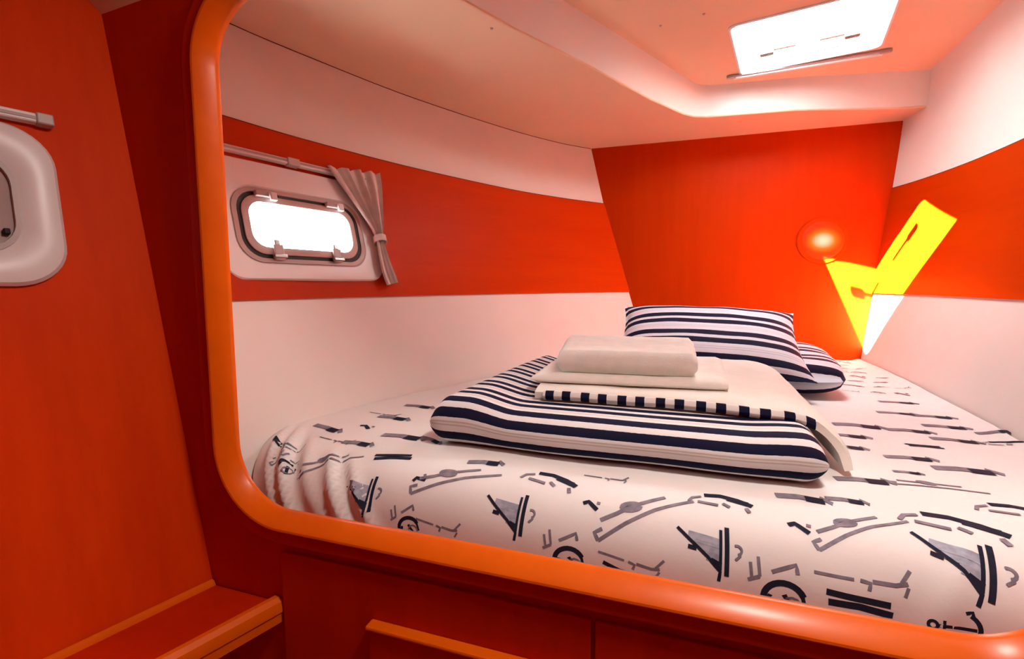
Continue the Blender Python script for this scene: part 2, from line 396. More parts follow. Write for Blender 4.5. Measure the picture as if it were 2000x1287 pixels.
# deck hatch outline on the raised ceiling
hc = [at_z(1418, 42, ZR), at_z(1450, 139, ZR), at_z(1712, 93, ZR)]
hu = (hc[2]-hc[1]); hu.z = 0
hmid = (hc[1]+hc[2])/2; hu = Matrix.Rotation(math.radians(-4.5), 3, 'Z') @ hu
hu = hu*((hu.length+0.03)/hu.length)
HF = Frame(hmid-hu/2+Vector((0.006, 0.014, 0)), hu, Vector((0.12, 1, 0)))     # u along the far edge, w pointing forward, n up
HWID, HDEP = hu.length, 0.49
def hatch_loop(inset, r, seg=5): return [HF(u, w).to_tuple() for u, w in rrect(inset, HWID-inset, -HDEP+inset, -inset, r, seg)]
raised = UPP+[(x_right(y, ZR)+0.024, y) for y in lin(2.785, 0.846, 16)][1:]
V, F = fill_poly([raised, [(p[0], p[1]) for p in hatch_loop(0, 0.03)]], ZR, (0, 0, 0.025))
mesh_obj('ceiling_panel', V, F, M_ceil, ceiling)
# beaded edge that runs along the step
V, F = tube_vf([(x-0.004, y+0.004, ZC+0.001) for x, y in LOW], 0.0065, 8)
struct(mesh_obj('trim_2', V, F, M_ceil), 'thin rounded bead along the ceiling step')
# little screw caps in the headliner
def screw_cap(px, py, z, r=0.006):
    c = at_z(px, py, z); V = []; 
    for k in range(10): V.append((c.x+r*math.cos(k*.6283), c.y+r*math.sin(k*.6283), z))
    for k in range(10): V.append((c.x+.6*r*math.cos(k*.6283), c.y+.6*r*math.sin(k*.6283), z-0.0035))
    mesh_obj('screw_cap', V, [tuple(range(10, 20))]+[(k, (k+1) % 10, 10+(k+1) % 10, 10+k) for k in range(10)], M_rim, ceiling)
screw_cap(960, 55, ZC); screw_cap(1375, 27, ZR); screw_cap(1290, 50, ZR)

def seam(fx, z, off, parent, y0=0.87, y1=3.07, r=0.0032):
    V, F = tube_vf([(fx(y, z)+off, y, z) for y in lin(y0, y1, 30)], r, 6); mesh_obj('seam', V, F, M_seam, parent)
seam(x_left, ZB1+0.001, 0.004, wall_left); seam(x_right, ZB1+0.001, -0.004, wall_right)
seam(x_left, ZC-0.001, 0.001, wall_left, r=0.002)
# unseen slab added outside the hull to keep sun off the port light
rows = [[(x_left(y, ZC)-d, y, 0.80) for d in (0.02, 0.42)] for y in lin(0.5, 2.6, 8)]
V, F = slab(rows, lambda v: v+Vector((0, 0, 0.05))); struct(mesh_obj('sun_block', V, F, M_white), 'unseen sun block added outside the hull')

# ------------------------------------------------------------------ the bulkhead with its big rounded opening
def hull_x(y, z): return -1.196-0.178*z+0.28*(y-0.83)
OP = dict(u0=-0.974, u1=0.57, v0=-0.523, v1=0.618); ORAD = (0.15, 0.15, 0.15, 0.14)
def bulk_loops():
    outer = [(hull_x(0.83, z)-0.25, z) for z in lin(-1.45, 0.64, 5)]+[(-1.6, 1.1), (1.30, 1.1), (1.30, -1.45)]
    inner = rrect(OP['u0']-0.02, OP['u1']+0.02, OP['v0']-0.02, OP['v1']+0.02, tuple(r+.02 for r in ORAD), 10)
    return outer, inner
outer, inner = bulk_loops()
V, F = fill_poly([outer, inner], 0, (0, 0, 0.016))
V = [(v.x, 0.832+v.z, v.y) for v in V]
wall_front = mesh_obj('wall_front', V, F, M_wood_bulk); struct(wall_front, 'dark red-brown wood bulkhead around the bed opening')
# moulding around the opening: profile (outward distance, y)
def sweep(prof):
    rows = []
    for d, y in prof+[prof[0]]:
        rows.append([(u, y, w) for u, w in rrect(OP['u0']-d, OP['u1']+d, OP['v0']-d, OP['v1']+d, tuple(r+d for r in ORAD), 14)])
    return grid(rows, close_u=True)
trim_1 = empty('trim_1', (-0.2, 0.83, -0.56)); struct(trim_1, 'glossy orange-brown rounded wood moulding around the bed opening')
V, F = sweep([(0.0, 0.852), (0.0, 0.846), (0.0015, 0.841), (0.022, 0.811), (0.026, 0.807), (0.030, 0.806), (0.033, 0.808), (0.033, 0.8315), (0.020, 0.852)])
mesh_obj('moulding', V, F, M_wood_trim, trim_1, merge=True, sharp=0.5)
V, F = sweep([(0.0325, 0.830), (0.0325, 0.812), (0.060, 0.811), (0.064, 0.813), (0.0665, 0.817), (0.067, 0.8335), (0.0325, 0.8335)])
mesh_obj('shaded_outer_face', V, F, M_wood_bulk, trim_1, merge=True, sharp=0.5)  # outer face of the moulding; darker wood partly stands for its shade
# facing boards low on the bulkhead, with a joint between them
V, F = box_vf(-0.113, 1.28, 0.822, 0.8325, -1.449, -0.612); o = mesh_obj('panel', V, F, M_wood_bulk, wall_front, smooth=False); bevel_obj(o, 0.002)
V, F = box_vf(-0.835, -0.121, 0.822, 0.8325, -1.449, -0.612); o = mesh_obj('panel', V, F, M_wood_bulk, wall_front, smooth=False); bevel_obj(o, 0.002)
ld = empty('locker_door', (-0.2, 0.81, -1.30))
tag(ld, 'red-brown wooden locker door with a bright top edge below the bed opening', 'locker door')
V, F = box_vf(-0.587, 0.30, 0.800, 0.822, -1.30, -0.727); o = mesh_obj('door_panel', V, F, M_wood_bulk, ld, smooth=False); bevel_obj(o, 0.003)
V, F = box_vf(-0.592, 0.305, 0.794, 0.822, -0.727, -0.717); o = mesh_obj('top_lip', V, F, M_wood_trim, ld, smooth=False); bevel_obj(o, 0.004)

# near hull side panel, shelf, and the rest of the near cabin (mostly behind the camera)
rows = [[(hull_x(y, z), y, z) for y in lin(-1.3, 0.832, 12)] for z in lin(-1.45, 1.15, 10)]
V, F = slab(rows, lambda v: v+Vector((-0.03, 0, 0)))
struct(mesh_obj('wall_left_cabin', V, F, M_wood_hull), 'orange-red wood hull side panel at the far left, vertical grain')
rows = [[(x, y, min(1.05, z+max(0.0, 0.83-y)*1.3)) for x, z in ((hull_x(y, 0.645)-0.15, 0.634), (-1.16, 0.652), (-0.72, 1.02), (1.32, 1.05))] for y in lin(-1.3, 0.832, 40)]
V, F = slab(rows, lambda v: v+Vector((0, 0, 0.03))); struct(mesh_obj('ceiling_cabin', V, F, M_ceil), 'cream ceiling sliver above the left panel')
V, F = box_vf(1.28, 1.31, -1.3, 0.832, -1.45, 1.1); struct(mesh_obj('wall_right_cabin', V, F, M_wood_v, smooth=False))
V, F = box_vf(-1.95, 1.31, -1.33, -1.30, -1.45, 1.1); struct(mesh_obj('wall_behind', V, F, M_wood_v, smooth=False))
V, F = box_vf(-1.9, 1.31, -1.33, 0.862, -1.48, -1.45); struct(mesh_obj('floor', V, F, M_floor, smooth=False))
# berth platform under the mattress
V, F = box_vf(-1.2, 1.0, 0.866, 3.07, -0.74, -0.69); struct(mesh_obj('floor_berth', V, F, M_white, smooth=False))

# shelf along the near hull side
ZS = -0.743
sh = empty('shelf', (-1.0, 0.2, ZS-0.05)); tag(sh, 'red-brown wooden shelf with raised rounded edge in the lower left corner', 'shelf')
fx = lambda y: -0.868+0.32*(y-0.83)
rows = [[(x, y, ZS) for x in (hull_x(y, ZS)+0.0015, fx(y)-0.004)] for y in lin(-1.25, 0.829, 8)]
V, F = slab(rows, lambda v: v+Vector((0, 0, -0.022))); mesh_obj('shelf_board', V, F, M_wood_bulk, sh)
pr = [(-0.004, -0.045), (-0.004, 0.006), (0.004, 0.014), (0.016, 0.014), (0.027, 0.006), (0.031, -0.006), (0.031, -0.018), (0.026, -0.024), (0.026, -0.045)]
rows = [[(fx(y)+a, y, ZS+b) for y in lin(-1.25, 0.829, 10)] for a, b in pr+[pr[0]]]
V, F = grid(rows); mesh_obj('edge_moulding', V, F, M_wood_trim, sh, merge=True)
pr = [(0.0, -0.002), (0.0, 0.014), (0.006, 0.012), (0.010, 0.005), (0.011, -0.002)]
rows = [[(hull_x(y, ZS)+0.002+a, y, ZS+b) for y in lin(-1.25, 0.829, 10)] for a, b in pr+[pr[0]]]
V, F = grid(rows); mesh_obj('back_bead', V, F, M_wood_trim, sh, merge=True)

# ------------------------------------------------------------------ windows
# port light over the bed
w1 = empty('window_1', WF(0, -0.2)); struct(w1, 'white framed port light in the wood band over the bed')
def RR(u0, u1, v0, v1, r): return rrect(u0, u1, v0, v1, r, 8)
so = RR(-0.300, 0.300, -0.192, 0.185, (0.06, 0.07, 0.02, 0.02)); so2 = RR(-0.296, 0.296, -0.188, 0.181, (0.058, 0.068, 0.02, 0.02)); si = RR(-0.245, 0.222, -0.137, 0.098, 0.075)
ring_part('surround', WF, [(so, -0.012), (so, 0.004), (so2, 0.010), (RR(-0.29, 0.29, -0.18, 0.165, (.055, .065, .03, .03)), 0.011), (RR(-0.252, 0.229, -0.144, 0.105, 0.08), 0.008), (si, 0.002), (si, -0.012)], M_plastic, w1)
ring_part('rim', WF, [(RR(-0.247, 0.224, -0.139, 0.100, 0.077), -0.004), (RR(-0.246, 0.223, -0.138, 0.099, 0.076), 0.008), (RR(-0.232, 0.209, -0.125, 0.086, 0.066), 0.008), (RR(-0.230, 0.207, -0.123, 0.084, 0.064), -0.004)], M_rim, w1)
ring_part('gasket', WF, [(RR(-0.231, 0.208, -0.124, 0.085, 0.065), -0.008), (RR(-0.231, 0.208, -0.124, 0.085, 0.065), 0.005), (RR(-0.217, 0.192, -0.111, 0.074, 0.058), 0.004), (RR(-0.217, 0.192, -0.111, 0.074, 0.058), -0.008)], M_gasket, w1)
ring_part('sash', WF, [(RR(-0.218, 0.193, -0.112, 0.075, 0.058), -0.012), (RR(-0.218, 0.193, -0.112, 0.075, 0.058), 0.008), (RR(-0.213, 0.188, -0.107, 0.070, 0.055), 0.011), (RR(-0.198, 0.172, -0.090, 0.054, 0.045), 0.010), (RR(-0.195, 0.169, -0.087, 0.051, 0.043), -0.012)], M_plastic2, w1)
plate_part('pane', WF, RR(-0.197, 0.171, -0.089, 0.053, 0.044), -0.008, -0.002, M_glass, w1)
for u in (-0.128, 0.088):
    h = fbox('hinge', WF, u-0.016, u+0.016, -0.130, -0.082, 0.008, 0.020, M_plastic2, w1)
    fbox('hinge_pin', WF, u-0.022, u+0.022, -0.126, -0.114, 0.012, 0.026, M_metal, h)
    fbox('hinge_tab', WF, u-0.009, u+0.009, -0.084, -0.066, 0.008, 0.017, M_metal, h)
for u in (-0.142, 0.110):
    h = fbox('latch', WF, u-0.030, u+0.026, 0.068, 0.086, 0.008, 0.024, M_rim, w1)
    fbox('latch_lever', WF, u+0.010, u+0.032, 0.056, 0.082, 0.022, 0.034, M_plastic, h)

rl = empty('curtain_rail', WF(0, 0.19)); tag(rl, 'white curtain rail above the port light by the bed', 'curtain rail')
fbox('rail_bar', WF, -0.295, 0.30, 0.197, 0.214, 0.000, 0.022, M_plastic, rl)
fbox('rail_groove', WF, -0.293, 0.298, 0.202, 0.209, 0.020, 0.0235, M_rim, rl, 0)
for u in (-0.27, -0.02): fbox('rail_clip', WF, u-0.022, u+0.022, 0.193, 0.218, 0.000, 0.0265, M_plastic2, rl)

# curtain, gathered and tied at the right of the port light
cu = empty('curtain', WF(0.30, -0.22)); tag(cu, 'grey-beige gathered curtain tied back right of the port light', 'curtain')
def curtain_rows(keys, pleats, nu=46, nt=26, seed=0.0):
    rows = []
    for t in lin(0, 1, nt):
        T = [k[0] for k in keys]
        l = interp(t, T, [k[1] for k in keys]); r = interp(t, T, [k[2] for k in keys]); wt_l = interp(t, T, [k[3] for k in keys]); wt_r = interp(t, T, [k[4] for k in keys]); am = interp(t, T, [k[5] for k in keys])
        row = []
        for s in lin(0, 1, nu):
            ph = s*pleats*2*math.pi+seed
            n = 0.030+am*math.sin(ph)+0.3*am*math.sin(2.3*ph+1)
            row.append(WF(l+(r-l)*s, wt_l+(wt_r-wt_l)*s+0.004*math.cos(ph)*(1 if t < .05 else 0), n))
        rows.append(row)
    return rows
# (t, left u, right u, left w, right w, pleat depth)
R = curtain_rows([(0, 0.105, 0.352, 0.212, 0.236, 0.010), (0.2, 0.135, 0.346, 0.168, 0.175, 0.011), (0.5, 0.188, 0.328, 0.095, 0.085, 0.011), (0.8, 0.245, 0.312, 0.014, 0.006, 0.008), (1.0, 0.266, 0.304, -0.030, -0.030, 0.006)], 4.0)
V, F = slab(R, lambda v: v+WF.n*0.003); mesh_obj('curtain_cloth', V, F, M_curtain, cu, sharp=1.4)
R = curtain_rows([(0, 0.266, 0.304, -0.046, -0.046, 0.006), (0.4, 0.262, 0.316, -0.115, -0.110, 0.008), (0.8, 0.264, 0.332, -0.180, -0.172, 0.010), (1.0, 0.274, 0.338, -0.216, -0.204, 0.010)], 2.0, 30, 16)
V, F = slab(R, lambda v: v+WF.n*0.003); mesh_obj('curtain_tail', V, F, M_curtain, cu, sharp=1.4)
path = [WF(0.285+0.026*math.cos(a), -0.038+0.006*math.sin(a*1.0), 0.031+0.018*math.sin(a)) for a in lin(0, 2*math.pi, 25)]
rows = [[p+WF.w*(-0.011) for p in path], [p+WF.w*0.011 for p in path]]
V, F = slab(rows, lambda v: v+(v-WF(0.285, -0.038, 0.031)).normalized()*0.003); tag(mesh_obj('tieback', V, F, M_curtain, cu, sharp=1.2))

# deck hatch
hb = empty('window_2', HF(HWID/2, -HDEP/2, -0.01)); struct(hb, 'bright square deck hatch in the ceiling')
def HL(i, r=0.03): return rrect(i, HWID-i, -HDEP+i, -i, r, 5)
ring_part('hatch_coaming', HF, [(HL(-0.002), -0.004), (HL(-0.002), 0.075), (HL(0.010), 0.075), (HL(0.010), 0.0), (HL(0.006), -0.006)], M_plastic, hb)
ring_part('hatch_frame', HF, [(HL(0.008), 0.030), (HL(0.008), 0.055), (HL(0.018), 0.055), (HL(0.018), 0.030)], M_plastic, hb)
plate_part('pane', HF, HL(0.015), 0.040, 0.050, M_glass, hb)
for s, (ua, ub) in ((1, (0.105, 0.225)), (-1, (HWID-0.225, HWID-0.095))):
    wv = -0.135
    h = fbox('handle', HF, ua, ub, wv-0.009, wv+0.009, 0.020, 0.032, M_metal, hb)
    uc = ua+0.012 if s == 1 else ub-0.018
    fbox('handle_knob', HF, uc-0.028, uc+0.026, wv-0.015, wv+0.015, 0.006, 0.040, M_dark, h, 0.004)
a, b = at_z(1420, 148, ZR), at_z(1742, 94, ZR)
BF = Frame((a+b)/2, b-a, Vector((0.1, 1, 0)))
bl = empty('blind_rail', BF(0, 0, -0.016)); tag(bl, 'thin white blind rail along the far edge of the ceiling hatch', 'blind rail')
hl = (b-a).length/2
fbox('rail_bar', BF, -hl+.028, hl-.028, 0.004, 0.020, -0.018, -0.001, M_plastic, bl)
fbox('rail_slot', BF, -hl+.02, hl-.02, -0.006, 0.004, -0.010, -0.001, M_rim, bl, 0.001)
for s in (-1, 1): fbox('end_bracket', BF, s*(hl-0.018)-0.020, s*(hl-0.018)+0.020, -0.008, 0.008, -0.016, -0.001, M_rim, bl)

# near port light at the far left
NF = Frame((hull_x(0.83, 0)+0.0, 0.83, 0.0), (0.28, 1, 0), (-0.178, 0, 1))
w3 = empty('window_3', NF(-0.42, 0)); struct(w3, 'white rounded port light frame at the left edge')
def NR(i, r): return rrect(-0.72+i, -0.152-i, -0.004+i, 0.334-i, r, 9)
ring_part('surround', NF, [(NR(0, .085), 0.0005), (NR(0.0, .085), 0.008), (NR(0.006, .08), 0.016), (NR(0.022, .075), 0.020), (NR(0.05, .068), 0.018), (NR(0.066, .062), 0.010), (NR(0.068, .06), 0.0005)], M_plastic, w3)
ring_part('rim', NF, [(NR(0.066, .061), 0.0008), (NR(0.066, .061), 0.013), (NR(0.074, .058), 0.013), (NR(0.075, .057), 0.0008)], M_rim, w3)
blind = plate_part('blind', NF, NR(0.074, .058), 0.0008, 0.004, M_blind, w3)
for k in range(6): fbox('blind_rib', NF, -0.262-0.03*k, -0.255-0.03*k, 0.075, 0.258, 0.004, 0.007, M_plastic2, blind, 0.001)
fbox('catch', NF, -0.246, -0.236, 0.100, 0.112, 0.004, 0.016, M_gasket, w3, 0.002)
rl2 = empty('curtain_rail', NF(-0.4, 0.352)); tag(rl2, 'white curtain rail end at the left edge, above the near port light', 'curtain rail')
fbox('rail_bar', NF, -0.80, -0.150, 0.342, 0.362, 0.001, 0.022, M_plastic, rl2)
fbox('rail_groove', NF, -0.79, -0.175, 0.348, 0.3545, 0.020, 0.0235, M_rim, rl2, 0)
fbox('end_stop', NF, -0.176, -0.148, 0.340, 0.364, 0.001, 0.026, M_plastic2, rl2)

# ------------------------------------------------------------------ added lamp and panel glow
def puck(name, centre, axis, r, depth, mat_d, label, cat, mat_r=None):
    F = Frame(centre, Vector((1, 0, 0)) if abs(axis.x) < .9 else Vector((0, 1, 0)), axis.cross(Vector((1, 0, 0))) if abs(axis.x) < .9 else Vector((0, 0, 1)))
    if F.n.dot(axis) < 0: F.n = -F.n
    root = empty(name, centre); tag(root, label, cat)
    circ = lambda rr: [(rr*math.cos(2*math.pi*k/28), rr*math.sin(2*math.pi*k/28)) for k in range(28)]
    ring_part('base_ring', F, [(circ(r), 0.0), (circ(r), depth*.3), (circ(r*.9), depth*.42), (circ(r*.84), depth*.3), (circ(r*.84), 0.0)], mat_r or M_plastic, root)
    rows = [[F(u, w, depth*(.2+.8*math.cos(a))) for u, w in circ(r*.85*math.sin(a)+1e-4)] for a in lin(math.pi/2, 0.02, 8)]
    V, Fa = grid(rows, close_u=True); Fa.append(tuple(range(7*28, 8*28))); mesh_obj('diffuser', V, Fa, mat_d, root)
    return root
puck('added_ceiling_lamp', Vector((0.35, 0.56, 1.045)), Vector((0, 0, -1)), 0.15, 0.05, M_lamp, 'unseen round white lamp added to light the near cabin', 'lamp')  # lamp added out of view to brighten the near cabin and bed foot
puck('glow_disc', Vector((0.787, Y1-0.0062, 0.243)), Vector((0, -1, 0)), 0.125, 0.014, M_glow, 'added disc imitating a soft glow on the wood panel at the head of the bed', 'lamp', M_wood_v)

# ------------------------------------------------------------------ the bed: mattress in a printed sheet
PROF = [(0.004, -0.66), (0.000, -0.60), (0.000, -0.545), (0.004, -0.512), (0.014, -0.485), (0.032, -0.461), (0.058, -0.442), (0.092, -0.430), (0.14, -0.4235), (0.20, -0.42)]
def corner_shift(x):
    d = max(0.0, (-0.80-x)/0.30); d = min(d, 1.0)
    return 0.02*max(0.0, x-0.3)+0.16*(1-math.sqrt(max(0.0, 1-d*d)))
VCUM = [0.0]
for a, b in zip(PROF[:-1], PROF[1:]): VCUM.append(VCUM[-1]+math.hypot(b[0]-a[0], b[1]-a[1]))
VTOP = VCUM[-1]; PY_ = [p[0] for p in PROF]; PZ_ = [p[1] for p in PROF]
FOLDS = [  # (x0, v0, x1, v1, height, width): gathered ridges of the sheet at the near left corner
    (-1.085, 0.36, -0.90, 0.10, 0.022, 0.014), (-1.045, 0.40, -0.845, 0.10, 0.024, 0.013), (-1.00, 0.38, -0.80, 0.10, -0.020, 0.016),
    (-0.955, 0.35, -0.765, 0.10, 0.008, 0.02), (-0.835, 0.32, -0.675, 0.08, 0.024, 0.014), (-0.80, 0.31, -0.635, 0.08, -0.016, 0.013), (-0.765, 0.29, -0.60, 0.08, 0.016, 0.013),
    (0.52, 0.32, 0.40, 0.10, 0.006, 0.02), (0.80, 0.45, 0.60, 0.15, 0.006, 0.025)]
def fold_h(x, y):
    h = 0.0
    for x0, y0, x1, y1, a, w in FOLDS:
        dx, dy = x1-x0, y1-y0; L = math.hypot(dx, dy); t = ((x-x0)*dx+(y-y0)*dy)/(L*L); d = ((x-x0)*dy-(y-y0)*dx)/L
        e = max(0.0, min(1.0, t*2.2))*(1.0 if t < 1 else max(0.0, 1-(t-1)*3))
        h += a*e*math.exp(-(d/w)**2)
    return h
def bed_pt(x, v, lift=0.0):
    if v >= VTOP: y, z = PROF[-1][0]+v-VTOP, PROF[-1][1]
    else:
        y, z = interp(v, VCUM, [p[0] for p in PROF]), interp(v, VCUM, [p[1] for p in PROF])
    y0 = y
    y = 0.880+corner_shift(x)*max(0.0, 1-y0/1.2)+y
    fade = max(0.0, min(1.0, (v-0.10)/0.08))
    if v >= VTOP: ny, nz = 0.0, 1.0
    else:
        e = 0.004; ty = interp(v+e, VCUM, PY_)-y0; tz = interp(v+e, VCUM, PZ_)-z; L = math.hypot(ty, tz) or 1; ny, nz = -tz/L, ty/L
    fh = fold_h(x, v)*max(0.0, min(1.0, (v-0.06)/0.04)); y += ny*max(fh, -0.012 if v > .2 else -0.004)*0.8; z += nz*fh
    z += fade*(0.004*noise3(x*3.1, y*3.1)+0.002*noise3(x*9, y*9, 3))
    # sheet rides up a little along both hull sides
    xr = x_right(max(y, .9), ZBED); z += 0.012*math.exp(-((xr-x)/0.035)**2)*fade
    return Vector((x, y, z+lift))
def bed_y(v, x): return bed_pt(x, v).y
bed = empty('bed', (-0.1, 1.9, -0.66)); tag(bed, 'mattress in a white sheet printed with navy sailing motifs', 'bed')
vs_ = lin(0, VTOP, 34)+[VTOP+(3.066-0.872-PROF[-1][0])*k/90 for k in range(1, 91)]
rows = []
for v in vs_:
    y = 0.872+(PROF[-1][0]+v-VTOP if v >= VTOP else interp(v, VCUM, [p[0] for p in PROF]))
    xl = x_left(max(y, 0.98), ZBED)+0.012; xr = x_right(y, ZBED)-0.006
    n = 150
    row = []
    for k in range(n):
        s = k/(n-1); s = s if s > .3 else .3*(s/.3)**1.0
        row.append(bed_pt(xl+(xr-xl)*s, v))
    rows.append(row)
V, F = grid(rows); n = len(rows[0]); m = len(rows)
base = len(V); V = V+[(p[0], p[1], -0.688) for p in V]
rim = [(0, j) for j in range(n)]+[(i, n-1) for i in range(1, m)]+[(m-1, j) for j in range(n-2, -1, -1)]+[(i, 0) for i in range(m-2, 0, -1)]
used = [i*n+j for i, j in rim]
V = V[:base]+[(V[i][0], V[i][1], -0.688) for i in used]
for k in range(len(used)):
    k2 = (k+1) % len(used); F.append((used[k], used[k2], base+k2, base+k))
F.append(tuple(base+k for k in range(len(used))))
sheet = mesh_obj('fitted_sheet', V, F, M_sheet, bed, sharp=1.3)

# flat printed motifs, laid on the cloth surface (local a: to the right, b: towards the head of the bed)
def pix_to_bed(px, py):
    d = ray(px, py); best = None
    for v in [VTOP*0.25+k*0.004 for k in range(0, 560)]:
        # x on the ray for the y of this v
        x = 0.0
        for _ in range(3):
            p = bed_pt(x, v); x = d.x/d.y*p.y
        p = bed_pt(x, v); e = d.z/d.y*p.y-p.z
        if best is not None and best[0]*e <= 0:
            return x, v
        best = (e, v)
    return x, v
def ribbons(strokes, x, v, sc, rot, flipb=1, lift=0.0014):
    """strokes: list of (points, width) in motif units -> draped ribbon mesh"""
    V, F = [], []
    ca, sa = math.cos(rot), math.sin(rot)
    def P(a, b): 
        a2, b2 = (a*ca-b*sa)*sc, (a*sa+b*ca)*sc*flipb
        return bed_pt(x+a2, max(0.12, v+b2), lift)
    for pts, w in strokes:
        dense = []
        for (a, b), (c, d) in zip(pts[:-1], pts[1:]):
            k = max(2, int(math.hypot(c-a, d-b)*sc/0.012)+1)
            dense += [(a+(c-a)*i/k, b+(d-b)*i/k) for i in range(k)]
        dense.append(pts[-1]); base = len(V)
        for i, (a, b) in enumerate(dense):
            p0 = dense[max(i-1, 0)]; p1 = dense[min(i+1, len(dense)-1)]
            tx, ty = p1[0]-p0[0], p1[1]-p0[1]; L = math.hypot(tx, ty) or 1; nx, ny = -ty/L*w/2, tx/L*w/2
            V.append(P(a+nx, b+ny)); V.append(P(a-nx, b-ny))
        for i in range(len(dense)-1): F.append((base+2*i, base+2*i+1, base+2*i+3, base+2*i+2))
    return V, F
def arc(cx, cy, r, a0, a1, n=10, ry=None): return [(cx+r*math.cos(math.radians(a0+(a1-a0)*i/n)), cy+(ry or r)*math.sin(math.radians(a0+(a1-a0)*i/n))) for i in range(n+1)]
# motif = list of (ink, strokes); about one unit wide
SAIL = [(M_ink3, [([(-0.32, 0.19), (0.20, 0.12)], 0.16), ([(-0.20, 0.06), (0.20, 0.02)], 0.16), ([(-0.02, -0.10), (0.20, -0.12)], 0.14)]),
        (M_ink, [([(-0.50, 0.30), (-0.30, 0.12), (0.0, -0.12), (0.20, -0.32), (0.18, -0.48)], 0.055), ([(0.22, 0.36), (0.20, -0.30)], 0.05), ([(0.32, 0.42), (0.30, -0.38)], 0.075), ([(-0.32, 0.0), (-0.18, -0.02)], 0.07), ([(0.05, -0.16), (0.22, -0.22)], 0.08)]),
        (M_ink2, [(arc(0.47, 0.06, 0.07, -80, 120), 0.04), ([(0.44, -0.10), (0.52, -0.02)], 0.04)])]
WHEEL = [(M_ink, [(arc(0.1, -0.2, 0.30, 20, 190, 12, 0.26), 0.10), ([(0.10, -0.12), (0.26, -0.45)], 0.08), ([(-0.10, -0.15), (-0.16, -0.40)], 0.07), ([(0.36, -0.05), (0.40, -0.30)], 0.06)]),
         (M_ink2, [([(-0.40, 0.30), (-0.38, 0.05)], 0.05), ([(-0.28, 0.40), (-0.26, 0.10)], 0.05), ([(-0.44, 0.02), (-0.26, 0.10)], 0.06), ([(-0.08, 0.20), (0.28, 0.36), (0.30, 0.22)], 0.06)]), (M_ink2, [(arc(0.22, -0.30, 0.14, 0, 360, 12), 0.04)])]
SCRIPT = [(M_ink2, [([(-0.50, 0.02), (-0.10, 0.0)], 0.035), ([(-0.04, 0.0), (0.06, -0.02), (0.04, -0.10)], 0.04), ([(0.08, 0.0), (0.30, -0.01), (0.42, 0.02)], 0.045), ([(0.36, 0.02), (0.46, 0.16)], 0.04), ([(0.42, -0.02), (0.38, -0.12)], 0.035)])]
BAR = [(M_ink, [([(-0.50, 0.08), (-0.2, 0.07), (0.46, 0.06)], 0.11), ([(-0.46, -0.09), (0.0, -0.06), (0.50, -0.10)], 0.12)])]
ANCHOR = [(M_ink, [(arc(-0.42, 0.0, 0.08, 0, 360, 12), 0.06), ([(-0.34, 0.0), (0.36, 0.0)], 0.07), ([(-0.22, 0.12), (-0.22, -0.12)], 0.06), (arc(0.10, 0.0, 0.32, -62, 62, 12), 0.09), ([(0.16, 0.32), (0.28, 0.36), (0.30, 0.22)], 0.07), ([(0.16, -0.32), (0.28, -0.36), (0.30, -0.22)], 0.07)])]
ROPE = [(M_ink2, [([(-0.50, -0.16), (-0.2, -0.04), (0.1, 0.06), (0.5, 0.15)], 0.035), ([(-0.44, 0.02), (-0.28, 0.06), (-0.05, 0.14), (0.24, 0.22)], 0.04), (arc(-0.12, 0.12, 0.09, 0, 360, 12, 0.04), 0.05), ([(-0.50, -0.16), (-0.52, -0.08), (-0.44, -0.06)], 0.035)])]
WHALE = [(M_ink, [([(-0.25, 0.14), (0.0, 0.16), (0.25, 0.08), (0.46, -0.04)], 0.10), ([(0.10, 0.10), (0.40, 0.0)], 0.12)]),
         (M_ink2, [([(-0.50, -0.10), (-0.44, 0.02), (-0.30, 0.08)], 0.05), ([(-0.36, -0.08), (-0.05, -0.12)], 0.06), ([(0.02, -0.06), (0.12, -0.14)], 0.06)]), (M_ink2, [([(0.36, -0.12), (0.40, -0.22)], 0.06)])]
GULL = [(M_ink, [([(-0.4, 0.05), (-0.15, 0.18), (0.05, 0.0), (0.3, -0.22)], 0.20)]), (M_ink2, [([(0.25, 0.15), (0.42, 0.12)], 0.14)])]
FISH = [(M_ink2, [([(-0.5, 0.0), (-0.1, 0.03), (0.3, 0.0)], 0.12), ([(0.3, 0.08), (0.48, -0.04)], 0.09)]), (M_ink, [([(0.02, 0.0), (0.34, -0.02)], 0.13)])]
motif_names = {id(SAIL): 'sailboat_print', id(WHEEL): 'ship_wheel_print', id(SCRIPT): 'script_print', id(BAR): 'lettering_print', id(ANCHOR): 'anchor_print', id(ROPE): 'rope_print', id(WHALE): 'whale_print', id(GULL): 'gull_print', id(FISH): 'fish_print'}
def stamp(motif, x, v, sc, rot=0.0, nm=None, stretch=1.0):
    first = None
    for q_, (ink, strokes) in enumerate(motif):
        Vm, Fm = ribbons(strokes, x, v, sc, rot, stretch, 0.0014+0.0006*q_)
        o = mesh_obj(nm or motif_names[id(motif)], Vm, Fm, ink, sheet if first is None else sheet, smooth=True)
        first = first or o
    return first
